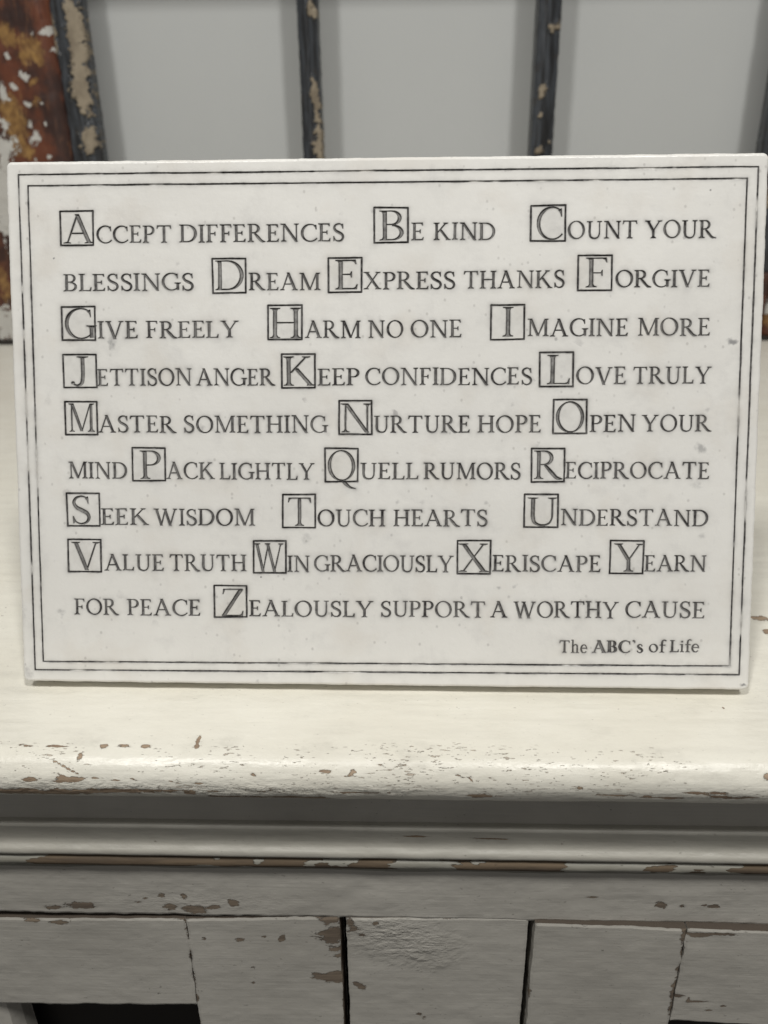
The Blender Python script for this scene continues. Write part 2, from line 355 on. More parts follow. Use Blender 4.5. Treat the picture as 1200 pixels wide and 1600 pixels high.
def paint_material(name, paint, paint2, wood_a, wood_b, rough=.42, nick=.0, grime=.35, bump=1.0, stretch=(1, 1, 3)):
    n = NB(name)
    wear = n.attr('wear')
    jag = n.math('ADD', n.math('MULTIPLY', n.noise(560, 7, .78, (.4, 1, 1.1)), .55), n.math('MULTIPLY', n.noise(150, 5, .7, (.45, 1, 1.2), (4, 4, 4)), .5))
    big = n.noise(14, 4, .6)
    mid = n.noise(90, 5, .6, (.5, 1, 1.2))
    brush = n.noise(160, 4, .6, (.10, 1, 3.5))
    # bare wood where the paint has gone
    f = n.math('ADD', wear, n.math('MULTIPLY', n.math('SUBTRACT', jag, .5), 2.3))
    bare = n.step(f, .49, .55)
    bare = n.math('MULTIPLY', bare, n.step(wear, .16, .34))
    # small random nicks, only where the 'nick' attribute allows them
    nk = n.math('ADD', n.math('MULTIPLY', n.noise(1250, 3, .6, (.24, 1, 1.3), (3.1, .4, 7.7), (0, .28, 0)), .72), n.math('MULTIPLY', n.noise(75, 4, .65, (.6, 1, 1), (1, 5, 2)), .28))
    na = n.attr('nick')
    thr = n.math('SUBTRACT', .80, n.math('MULTIPLY', na, .205))
    nicks = n.math('MULTIPLY', n.step(n.math('SUBTRACT', nk, thr), 0.0, .03), n.step(na, .02, .06))
    bare = n.math('MAXIMUM', bare, n.math('MULTIPLY', nicks, .62))
    # grime that sits in the paint
    gr = n.step(n.noise(55, 6, .7, (.6, 1, 1), (9, 2, 5)), .50, .78)
    fleck = n.step(n.noise(900, 3, .6, (.4, 1, .7)), .66, .72)
    col = n.mix(n.step(big, .35, .68), paint, paint2)
    col = n.mix(n.math('MULTIPLY', gr, n.math('ADD', grime, n.math('MULTIPLY', n.attr('nick'), .38))), col, tuple(c * .62 for c in paint2))
    col = n.mix(n.math('MULTIPLY', n.step(brush, .42, .75), .18), col, tuple(c * .72 for c in paint2))
    col = n.mix(n.math('MULTIPLY', fleck, n.math('MULTIPLY', n.step(mid, .42, .62), .6)), col, tuple(c * .38 for c in wood_b))
    halo = n.math('MULTIPLY', n.step(wear, .22, .5), .22)
    col = n.mix(halo, col, tuple(.5 * a + .25 * b for a, b in zip(wood_b, paint2)))
    wood = n.mix(n.step(n.noise(160, 5, .6, (.12, 1, 2.2)), .35, .68), wood_a, wood_b)
    wood = n.mix(n.step(wear, 1.1, 1.4), wood, tuple(c * .55 for c in wood_b))  # raw edge wood darkened further; also carries painted shade of the board gaps
    col = n.mix(bare, col, wood)
    r = n.math('ADD', rough, n.math('MULTIPLY', n.math('SUBTRACT', mid, .5), .25))
    r = n.math('ADD', r, n.math('MULTIPLY', bare, .35), clamp=True)
    nb = n.bump(n.math('SUBTRACT', 1.0, bare), .9, .0008)
    nb = n.bump(brush, .10 * bump, .0006, nb)
    nb = n.bump(mid, .20 * bump, .0010, nb)
    nb = n.bump(n.noise(420, 4, .6, (.05, 1, 1.6), (1, 9, 3)), .16, .0005, nb)
    nb = n.bump(n.noise(260, 4, .6, (.6, 1, 1), (8, 1, 3)), .22 * bump, .0006, nb)
    nb = n.bump(n.noise(800, 3, .6, (.5, 1, 1), (6, 6, 1)), .20 * bump, .0004, nb)
    cr = n.attr('crackle')
    wr = n.noise(330, 3, .6, (.6, 1, 1.2), (2, 2, 2))
    nb = n.bump(n.math('MULTIPLY', wr, cr), .6, .0022, nb)
    return n.finish(col, r, nb, .5)

CREAM = (.80, .765, .67); CREAM2 = (.74, .70, .60)
CREAM_SHADE = (.468, .448, .405); CREAM_SHADE2 = (.403, .384, .345)  # same cream paint, greyed: the front's shade is put into the colour
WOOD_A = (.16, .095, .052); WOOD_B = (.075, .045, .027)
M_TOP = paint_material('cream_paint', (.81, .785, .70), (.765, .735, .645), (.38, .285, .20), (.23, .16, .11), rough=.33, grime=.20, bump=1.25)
M_FRONT = paint_material('shaded_cream_paint', CREAM_SHADE, CREAM_SHADE2, (.21, .165, .122), (.12, .093, .07), rough=.50, grime=.25, bump=.6)
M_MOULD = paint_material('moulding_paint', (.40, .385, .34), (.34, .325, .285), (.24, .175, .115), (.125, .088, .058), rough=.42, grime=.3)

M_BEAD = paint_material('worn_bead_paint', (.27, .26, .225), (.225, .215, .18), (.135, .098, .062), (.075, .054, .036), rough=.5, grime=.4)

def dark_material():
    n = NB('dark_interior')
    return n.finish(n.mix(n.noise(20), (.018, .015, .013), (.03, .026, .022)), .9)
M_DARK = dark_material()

def wall_material():
    n = NB('grey_wall_paint')
    col = n.mix(n.step(n.noise(3, 4), .3, .7), (.50, .51, .505), (.475, .485, .48))
    nb = n.bump(n.noise(350, 3, .5), .15, .001)
    return n.finish(col, .65, nb, .3)
M_WALL = wall_material()

def stone_material():
    n = NB('engraved_stone')
    ink = n.attr('ink'); stain = n.attr('stain')
    big = n.noise(18, 5, .6)
    cloud = n.noise(70, 5, .65, off=(5, 3, 1))
    fine = n.noise(420, 4, .6)
    col = n.mix(n.step(big, .32, .68), (.835, .82, .782), (.79, .775, .738))
    # soft grey clouds
    col = n.mix(n.math('MULTIPLY', n.step(cloud, .50, .74), .20), col, (.46, .45, .445))
    # warm flush
    col = n.mix(n.math('MULTIPLY', n.step(n.noise(40, 3, .5, off=(1, 8, 2)), .50, .70), .24), col, (.66, .60, .52))
    # specks
    v = n.voronoi(140, (1, 1, .9)); dens = n.step(n.noise(22, 4, .7, off=(7, 7, 7)), .50, .66)


    sc = n.nt.nodes.new('ShaderNodeSeparateColor'); n.nt.links.new(v.outputs['Color'], sc.inputs[0])
    rr = n.math('MULTIPLY', n.math('POWER', sc.outputs[0], 3.0), .36)
    dd = n.math('ADD', v.outputs['Distance'], n.math('MULTIPLY', n.math('SUBTRACT', fine, .5), .5))
    sp = n.math('SUBTRACT', 1.0, n.step(dd, n.math('MULTIPLY', rr, .35), n.math('ADD', rr, .03)))
    sp = n.math('MULTIPLY', sp, n.math('MULTIPLY', dens, n.math('MULTIPLY', sc.outputs[1], .60)))
    col = n.mix(sp, col, (.21, .20, .205))
    v2 = n.voronoi(430, (1, 1, .85))
    sc2 = n.nt.nodes.new('ShaderNodeSeparateColor'); n.nt.links.new(v2.outputs['Color'], sc2.inputs[0])
    s2 = n.math('MULTIPLY', n.step(sc2.outputs[0], .90, .96), n.math('SUBTRACT', 1.0, n.step(v2.outputs['Distance'], .10, .34)))
    col = n.mix(n.math('MULTIPLY', s2, .30), col, (.25, .235, .22))
    # fine slanting scratches rubbed with patina
    scr = n.noise(120, 3, .6, (2.2, 1, .5), (2, 0, 4))
    col = n.mix(n.math('MULTIPLY', n.step(scr, .60, .72), .05), col, (.36, .35, .35))
    # stains and the dark patina left in the cuts
    st = n.math('MULTIPLY', stain, n.step(n.math('ADD', n.noise(500, 4, .6), n.math('MULTIPLY', stain, .5)), .35, .75))
    col = n.mix(st, col, (.16, .16, .17))
    i2 = n.math('MULTIPLY', ink, n.math('ADD', .80, n.math('MULTIPLY', n.noise(650, 3, .6, off=(3, 3, 3)), .40)), clamp=True)
    patina = n.mix(n.noise(160, 3, .5, off=(4, 1, 1)), (.028, .022, .021), (.020, .019, .022))
    col = n.mix(i2, col, patina)
    r = n.math('ADD', .33, n.math('MULTIPLY', ink, .3))
    nb = n.bump(n.noise(70, 4, .6), .12, .002)
    nb = n.bump(fine, .10, .0006, nb)
    return n.finish(col, r, nb, .45)
M_STONE = stone_material()

def sash_material():
    n = NB('weathered_varnish')
    streak = n.noise(60, 7, .7, (2.6, 1, .55), (0, 0, 0), (0, -.75, 0))
    big = n.noise(22, 4, .6, off=(2, 2, 2))
    jag = n.noise(170, 7, .72, (1, 1, .8))
    jag2 = n.noise(120, 7, .72, (2.6, 1, .6), (5, 5, 5), (0, -.75, 0))
    col = n.mix(n.step(big, .38, .62), (.045, .024, .020), (.135, .046, .025))
    col = n.mix(n.math('MULTIPLY', n.step(streak, .52, .70), .55), col, (.24, .105, .05))
    col = n.mix(n.math('MULTIPLY', n.step(streak, .34, .46, 1.0, 0.0), .7), col, (.030, .018, .016))
    oc = n.attr('ochre'); f = n.math('ADD', oc, n.math('MULTIPLY', n.math('SUBTRACT', jag2, .5), 1.3))
    om = n.math('MULTIPLY', n.step(f, .36, .74), n.step(oc, .05, .25))
    ochre = n.mix(n.step(n.noise(90, 5, .6), .35, .65), (.34, .20, .070), (.17, .088, .034))
    col = n.mix(om, col, ochre)
    fl = n.attr('wear'); g = n.math('ADD', fl, n.math('MULTIPLY', n.math('SUBTRACT', jag, .5), 1.7))
    wm = n.math('MULTIPLY', n.step(g, .49, .55), n.step(fl, .16, .36))
    white = n.mix(n.noise(120, 4, .6), (.56, .54, .50), (.45, .44, .41))
    col = n.mix(wm, col, white)
    r = n.math('ADD', .42, n.math('MULTIPLY', wm, .3))
    nb = n.bump(wm, .7, .0012)
    nb = n.bump(streak, .35, .002, nb)
    return n.finish(col, r, nb, .45)
M_SASH = sash_material()

def muntin_material():
    n = NB('dark_weathered_paint')
    streak = n.noise(140, 5, .6, (2.2, 1, .18))
    col = n.mix(n.step(streak, .35, .65), (.020, .020, .021), (.060, .066, .075))
    col = n.mix(n.math('MULTIPLY', n.step(n.noise(60, 5, .7, off=(6, 1, 1)), .56, .70), .5), col, (.055, .040, .026))
    tn = n.attr('wear'); g = n.math('ADD', tn, n.math('MULTIPLY', n.math('SUBTRACT', n.noise(150, 6, .66), .5), 1.15))
    tm = n.math('MULTIPLY', n.step(g, .48, .54), n.step(tn, .16, .34))
    putty = n.mix(n.step(n.noise(110, 5, .6, (1, 1, .5)), .35, .65), (.30, .252, .185), (.21, .172, .124))
    col = n.mix(tm, col, putty)
    r = n.math('ADD', .38, n.math('MULTIPLY', tm, .45))
    nb = n.bump(tm, .8, .0025)
    nb = n.bump(streak, .4, .0015, nb)
    return n.finish(col, r, nb, .5)
M_MUNTIN = muntin_material()

# ------------------------------------------------------------------ wall
def box_mesh(name, x0, x1, y0, y1, z0, z1, mat, parent=None):
    V = [(x, y, z) for z in (z0, z1) for y in (y0, y1) for x in (x0, x1)]
    F = [(0, 2, 3, 1), (4, 5, 7, 6), (0, 1, 5, 4), (2, 6, 7, 3), (0, 4, 6, 2), (1, 3, 7, 5)]
    return mesh_obj(name, V, F, mat, parent)
wall = box_mesh('wall', -1.6, 1.6, .7650, .84, -1.0, 1.9, M_WALL)
wall['kind'] = 'structure'

# ------------------------------------------------------------------ cabinet
cab = empty('painted_cabinet', (0, .35, -.86),
            'cream painted wooden cabinet with chipped rounded top edge that the plaque stands on', 'cabinet')
xs = xs_samples(-.70, .74, -.21, .24, .0006, .006)
prof = [(.762, -.0005), (.60, 0), (.40, 0), (.30, 0), (.24, 0)]
prof += [(y, 0.0) for y in np.linspace(.20, .002, 90)] + [(y, 0.0) for y in np.linspace(0, -.032, 50)] + [(-.033, 0.0)]
s0 = .762 + .033
for k in range(1, 19):
    a = k / 18 * math.pi / 2
    prof.append((-.033 - .0106 * math.sin(a) ** .95, -.0095 + .0095 * math.cos(a)))
for k in range(1, 17):
    a = k / 16 * math.pi / 2
    prof.append((-.0362 - .0074 * math.cos(a), -.0095 - .0107 * math.sin(a)))
prof += [(-.0330, -.0203), (-.0295, -.0203), (-.02, -.0203)]
nose_chips = [(x, s + (.762 - .10) * 1000, rx, max(ry * .8, .33), -a) for x, s, rx, ry, a in NOSE]
top_chips = [(x, .762 * 1000 - y, rx, max(ry, .5), a) for x, y, rx, ry, a in TOPC]
def top_wear(X, S): return wear_field(X, S, nose_chips + top_chips)
def top_nick(X, S):
    d = (S - s0)
    k = np.clip((d + .006) / .006, 0, 1) * np.clip((.0235 - d) / .003, 0, 1)
    r = .16 + .84 * k * (.35 + .9 * vnoise(X * 22, S * 0, 4))
    low = np.exp(-((d - .0195) / .0025) ** 2) * .6
    return np.clip(r + low, 0, 1)
def top_crackle(X, S):
    d = S - s0
    return .75 * np.clip((d - .011) / .006, 0, 1) * np.clip((.026 - d) / .003, 0, 1) * np.clip(fbm(X * 14, S * 0 + 2, 8, 3) * 2.6 - .75, 0, 1)
extrude_profile('top_board', prof, xs, M_TOP, cab, top_wear, {'nick': top_nick, 'crackle': top_crackle}, disp=.00028, seed=11)

SL = .0016      # the mouldings run very slightly out of level
xs2 = xs_samples(-.69, .73, -.22, .25, .0009, .008)
cove = [(-.012, -.0205), (-.0235, -.0207), (-.0248, -.0230), (-.0253, -.030), (-.0255, -.038), (-.0257, -.0460)]
cove = [tuple(p) for p in np.array(cove)]
def cove_wear(X, S):
    return .92 * wear_field(X, S, [(26, 31, 3.0, .9, 0), (41, 31.4, 2.3, 1.2, 0), (50, 31.6, 3.2, .8, 0), (99, 31, 3, .6, 0),
                             (122, 27.5, 7, .6, 0), (150, 27, 14, .9, 0), (95, 34, 1.2, .8, 0)])
extrude_profile('neck_moulding', np.array(cove), xs2, M_FRONT, cab, cove_wear, None, disp=.00018, seed=21)
og = [(-.0240, -.0441), (-.0278, -.0442), (-.0288, -.0444), (-.0293, -.0452), (-.0292, -.0462), (-.0288, -.0479), (-.0284, -.0498), (-.0282, -.0518),
      (-.0283, -.0532), (-.0289, -.0546), (-.0299, -.0555), (-.0308, -.0563), (-.0312, -.0573), (-.0312, -.0583), (-.0307, -.0592),
      (-.0295, -.0599), (-.0262, -.0603)]
og2 = []
for p, q in zip(og[:-1], og[1:]):
    og2 += [p, tuple((np.array(p) + np.array(q)) / 2)]
og2.append(og[-1])
extrude_profile('ogee_moulding', og2, xs2, M_MOULD, cab,
                lambda X, S: wear_field(X, S, [(-30, 9.0, 2.2, .25, 0), (62, 11.0, 3, .3, 0), (45, 10.6, 7, .3, 0), (15, 9.4, 5, .25, 0)]), None, disp=.00022, seed=31)
bead = [(-.0262, -.0606), (-.0285, -.0606), (-.0299, -.0610), (-.0308, -.0620), (-.0311, -.0633), (-.0307, -.0646), (-.0297, -.0660), (-.0283, -.0672), (-.0274, -.0688), (-.0267, -.0705)]
b2 = []
for p, q in zip(bead[:-1], bead[1:]):
    b2 += [p, tuple((np.array(p) + np.array(q)) / 2)]
b2.append(bead[-1])
def bead_wear(X, S):
    w = np.full_like(X, .80)
    for a, b in BEADPAINT:
        c = (a + b) / 2; h = (b - a) / 2
        lean = (S - .004) * 1000 * 1.2
        ragged = 13 * (fbm(X * 70, S * 350, 9, 5) - .5) * 2
        t = np.clip((np.abs(X * 1000 - c + lean) - h + ragged) / 4 + .5, 0, 1)
        edge = .0024 + .0022 * (fbm(X * 60, X * 0, 12, 3) - .5) * 2
        w = np.minimum(w, np.clip(t + np.where(S < edge, .75, 0), 0, .80))
    w = np.where(S > .0096, .10, w)
    return w
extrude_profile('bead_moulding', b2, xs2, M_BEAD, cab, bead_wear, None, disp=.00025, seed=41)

# frieze board under the mouldings; its lower edge runs slightly out of level
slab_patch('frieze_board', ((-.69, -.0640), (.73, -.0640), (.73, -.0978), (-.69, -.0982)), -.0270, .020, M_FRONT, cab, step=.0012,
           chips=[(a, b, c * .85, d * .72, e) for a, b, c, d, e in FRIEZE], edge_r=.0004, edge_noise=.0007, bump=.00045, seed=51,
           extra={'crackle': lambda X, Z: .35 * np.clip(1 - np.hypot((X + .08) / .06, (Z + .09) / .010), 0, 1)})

# left door: rail, stile and an inner stile around the dark opening
ld = empty('cabinet_door', (-.1, -.015, -.86)); ld.parent = cab
ld.matrix_parent_inverse = Matrix.Translation(-Vector(cab.location))
bpy.context.view_layer.update()
def link_sub(o, door):
    o.parent = door
    o.matrix_parent_inverse = door.matrix_world.inverted()
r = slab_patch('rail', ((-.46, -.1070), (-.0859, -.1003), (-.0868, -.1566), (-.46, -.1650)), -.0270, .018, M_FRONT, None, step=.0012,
               chips=[(a, b, c * .85, d * .72, e) for a, b, c, d, e in LRAIL], side_wear_shade=(0, 0, 1.5, 0), edge_r=.0004, edge_noise=.0006, bump=.00035, seed=61, edge_wear=.36)  # dark top edges of left boards and post: gap shade put into the colour
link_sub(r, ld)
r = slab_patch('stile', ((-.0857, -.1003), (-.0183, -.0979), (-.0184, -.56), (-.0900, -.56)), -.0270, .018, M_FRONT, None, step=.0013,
               chips=[(a, b, c * .85, d * .72, e) for a, b, c, d, e in LSTILE], side_wear_shade=(0, .9, 1.5, 0), edge_r=.0004, edge_noise=.0006, bump=.00035, seed=71, edge_wear=.34)
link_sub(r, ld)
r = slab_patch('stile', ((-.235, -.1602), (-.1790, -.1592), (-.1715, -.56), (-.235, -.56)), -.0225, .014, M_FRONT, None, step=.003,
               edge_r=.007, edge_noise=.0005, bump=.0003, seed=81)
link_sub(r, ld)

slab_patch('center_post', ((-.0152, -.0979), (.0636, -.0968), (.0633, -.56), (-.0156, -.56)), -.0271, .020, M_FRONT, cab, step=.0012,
           chips=[(a, b, c * .85, d * .72, e) for a, b, c, d, e in CENTER], side_wear_shade=(0, 0, 1.5, 0), edge_r=.0004, edge_noise=.0005, bump=.00035, seed=91, edge_wear=.32,
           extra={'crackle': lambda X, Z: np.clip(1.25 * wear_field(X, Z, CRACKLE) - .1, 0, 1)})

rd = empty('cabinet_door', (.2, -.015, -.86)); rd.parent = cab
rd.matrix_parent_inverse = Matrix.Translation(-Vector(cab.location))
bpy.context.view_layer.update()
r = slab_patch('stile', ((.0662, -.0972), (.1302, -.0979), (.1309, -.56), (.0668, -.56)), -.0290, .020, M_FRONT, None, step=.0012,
               chips=RSTILE, edge_r=.0004, edge_noise=.0007, bump=.00035, seed=101, side_wear_shade=(0, 0, 1.5, 0), y_tilt=-.0010, edge_wear=.34)
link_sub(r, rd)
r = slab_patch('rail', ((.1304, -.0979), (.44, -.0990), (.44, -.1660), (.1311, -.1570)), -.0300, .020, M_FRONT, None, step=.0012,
               chips=[(a, b, c * .85, d * .72, e) for a, b, c, d, e in RRAIL], edge_r=.0004, edge_noise=.0006, bump=.00035, seed=111, side_wear_shade=(0, 0, 1.5, 0), y_tilt=-.005, edge_wear=.34)
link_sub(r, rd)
box_mesh('carcass', -.66, .70, .006, .755, -.86, -.022, M_DARK, cab)

# ------------------------------------------------------------------ old window sash
sash = empty('window_sash', (.03, .72, 0), 'old wooden window sash with peeling paint leaning behind the white plaque', 'window')
YW = .7014
def flake(X, Z): return wear_field(X, Z, FLAKE)
def ochre(X, Z): return wear_field(X, Z, OCHRE)
def st_left(X, Z):
    d = np.clip((X + .383) / .016, 0, 1)
    return .010 * d * d + .0012 * (fbm(X * 60, Z * 30, 5) - .5)
slab_patch('stile', ((-.52, .80), (-.3675, .80), (-.3665, .0045), (-.52, .0045)), YW, .034, M_SASH, sash, step=.0022, chips=[(a, b, c * .88, d * .88, e) for a, b, c, d, e in FLAKE],
           extra={'ochre': ochre}, edge_noise=.0008, bump=.0006, seed=121, depth_fn=st_left)
R_FL = [(442, 38, 14, 8, 0), (470, 80, 20, 30, -40), (480, 180, 30, 20, 0), (455, 250, 6, 30, 80), (500, 300, 20, 15, 0)]
R_OC = [(440, 24, 16, 7, 0), (460, 120, 20, 20, 0), (450, 320, 12, 20, 0)]
slab_patch('stile', ((.434, .80), (.58, .80), (.58, .0045), (.434, .0045)), YW, .034, M_SASH, sash, step=.003, chips=R_FL,
           extra={'ochre': lambda X, Z: wear_field(X, Z, R_OC)}, edge_noise=.0008, bump=.0006, seed=131, depth_fn=lambda X, Z: .010 * np.clip((.450 - X) / .016, 0, 1) ** 2)
slab_patch('bottom_rail', ((-.366, .078), (.4335, .078), (.4335, .0045), (-.366, .0045)), YW + .001, .032, M_SASH, sash, step=.004,
           chips=[(-200, 40, 40, 10, 0), (100, 30, 50, 8, 0), (300, 60, 30, 10, 0)], extra={'ochre': lambda X, Z: wear_field(X, Z, [(-100, 40, 60, 20, 0), (250, 30, 40, 20, 0)])},
           edge_noise=.0008, bump=.0006, seed=141)
slab_patch('top_rail', ((-.366, .80), (.4335, .80), (.4335, .735), (-.366, .735)), YW + .001, .032, M_SASH, sash, step=.006,
           chips=[(-200, 760, 40, 10, 0)], extra={'ochre': lambda X, Z: X * 0}, edge_noise=.0008, bump=.0006, seed=151)
box_mesh('bottom_gap_shade', -.52, .58, YW - .001, YW + .034, .0003, .0050, M_DARK, sash)  # shadow in the gap under the sash, put in as a black strip
def bar_depth(x0, x1, a):
    def fn(X, Z):
        t = (X - x0) / (x1 - x0)
        d = .0045 * np.clip((t - .62) / .38, 0, 1) + .003 * np.clip((.22 - t) / .22, 0, 1)
        d = d - .0012 * np.exp(-((t - .34 - .1 * a) / .05) ** 2) - .0010 * np.exp(-((t - .60) / .04) ** 2)
        return d + .0018 * (fbm(X * 120, Z * 40, 7 + a) - .5)
    return fn
def putty_push(chips, base):
    def fn(X, Z):
        w = wear_field(X, Z, chips)
        return base(X, Z) - .0022 * np.clip((w - .35) / .3, 0, 1)
    return fn
slab_patch('muntin', ((-.1052, .735), (-.0845, .735), (-.0845, .078), (-.1066, .078)), YW + .001, .026, M_MUNTIN, sash, step=.0011, chips=TAN_M,
           edge_noise=.0009, bump=.0003, seed=161, depth_fn=putty_push(TAN_M, bar_depth(-.1055, -.0845, 0)))
slab_patch('muntin', ((.1462, .735), (.1708, .735), (.1718, .078), (.1472, .078)), YW + .001, .026, M_MUNTIN, sash, step=.0011, chips=TAN_R,
           edge_noise=.0009, bump=.0003, seed=171, depth_fn=putty_push(TAN_R, bar_depth(.1465, .1715, 1)))
for a, b in ((-.335, -.1075), (-.0835, .1455), (.1725, .4025)):
    slab_patch('muntin', ((a, .452), (b, .452), (b, .429), (a, .429)), YW + .002, .024, M_MUNTIN, sash, step=.003, edge_noise=.0005, seed=181)
TL2 = [(x * 1.004, z, rx * 1.3, ry * 1.1, a) for x, z, rx, ry, a in TAN_L] + [(-367, 330, 2, 20, 0)]
slab_patch('glazing_bead', ((-.3690, .735), (-.3360, .735), (-.3352, .078), (-.3668, .078)), YW + .0045, .022, M_MUNTIN, sash, step=.0012, chips=TL2,
           edge_noise=.0012, bump=.0005, seed=191, depth_fn=putty_push(TL2, lambda X, Z: .006 * np.clip((X + .352) / .016, 0, 1)))
slab_patch('glazing_bead', ((.4030, .735), (.4360, .735), (.4360, .078), (.4030, .078)), YW + .0045, .022, M_MUNTIN, sash, step=.003,
           chips=[(410, 150, 6, 30, 0), (410, 300, 6, 20, 0)], edge_noise=.0012, bump=.0005, seed=201, depth_fn=lambda X, Z: .006 * np.clip((.419 - X) / .016, 0, 1))

# ------------------------------------------------------------------ roman capitals, cap height 1
S_, T_ = .120, .050
def P(*pts): return np.array(pts, float)
def stem(x, w=S_, y0=0., y1=1., foot='lr', head='lr', L=.095, t=.034, br=.085):
    h = w / 2; R = []; Lf = []
    def side(sg, f, hd):
        o = []
        if f: o += [(x + sg * (h + L), y0), (x + sg * (h + L * .96), y0 + t), (x + sg * (h + L * .35), y0 + t + .016), (x + sg * (h + .012), y0 + t + br * .55), (x + sg * h, y0 + t + br)]
        else: o += [(x + sg * h, y0)]
        if hd: o += [(x + sg * h, y1 - t - br), (x + sg * (h + .012), y1 - t - br * .55), (x + sg * (h + L * .35), y1 - t - .016), (x + sg * (h + L * .96), y1 - t), (x + sg * (h + L), y1)]
        else: o += [(x + sg * h, y1)]
        return o
    r = side(1, 'r' in foot, 'r' in head); l = side(-1, 'l' in foot, 'l' in head)
    return P(*(r + l[::-1]))
def diag(x0, y0, x1, y1, w): return P((x0 - w / 2, y0), (x0 + w / 2, y0), (x1 + w / 2, y1), (x1 - w / 2, y1))
def hser(x, y, a, b, d=1, t=.032):
    return P((x - a, y), (x + b, y), (x + b * .95, y + d * t), (x + b * .3, y + d * (t + .03)), (x - a * .3, y + d * (t + .03)), (x - a * .95, y + d * t))
def arm(x0, x1, y, d, h=.15, t=.048):
    """thin horizontal with a slanted terminal; d=-1 hangs below y, +1 rises above"""
    return P((x0, y), (x1, y), (x1 + .02, y + d * h), (x1 - .012, y + d * h), (x1 - .055, y + d * (t + .03)), (x1 - .12, y + d * t), (x0, y + d * t))
def brush(pts, wid):
    pts = np.asarray(pts, float); wid = np.asarray(wid, float)
    tg = np.gradient(pts, axis=0); tg /= np.maximum(1e-9, np.hypot(tg[:, 0], tg[:, 1]))[:, None]
    nn = np.stack([-tg[:, 1], tg[:, 0]], -1) * (wid / 2)[:, None]
    return np.concatenate([pts + nn, (pts - nn)[::-1]])
def arc(cx, cy, rx, ry, a0, a1, n=22):
    a = np.radians(np.linspace(a0, a1, n))
    return np.stack([cx + rx * np.cos(a), cy + ry * np.sin(a)], -1), a
def ell(cx, cy, rx, ry, n=40):
    a = np.linspace(0, 2 * np.pi, n, endpoint=False)
    return np.stack([cx + rx * np.cos(a), cy + ry * np.sin(a)], -1)
def spline(ctrl, n=8):
    c = np.asarray(ctrl, float); c = np.vstack([2 * c[0] - c[1], c, 2 * c[-1] - c[-2]])
    out = []
    for i in range(1, len(c) - 2):
        for t in np.linspace(0, 1, n, endpoint=False):
            p0, p1, p2, p3 = c[i - 1:i + 3]
            out.append(.5 * ((2 * p1) + (p2 - p0) * t + (2 * p0 - 5 * p1 + 4 * p2 - p3) * t * t + (3 * p1 - p0 - 3 * p2 + p3) * t ** 3))
    out.append(c[-2]); return np.array(out)
def bowl(x0, cy, rx, ry, s=S_, t=T_):
    p, a = arc(x0, cy, rx - s / 2, ry - t / 2, 90, -90, 24)
    return brush(p, t + (s - t) * np.abs(np.cos(a)) ** 1.5)
def ring(cx, cy, rx, ry, s=S_, t=T_):
    o = ell(cx, cy, rx, ry); i = ell(cx, cy, rx - s * 1.02, ry - t)
    th = math.radians(8); c0 = np.array([cx, cy]); rot = np.array([[math.cos(th), -math.sin(th)], [math.sin(th), math.cos(th)]])
    return ('d', o, (i - c0) @ rot.T + c0)
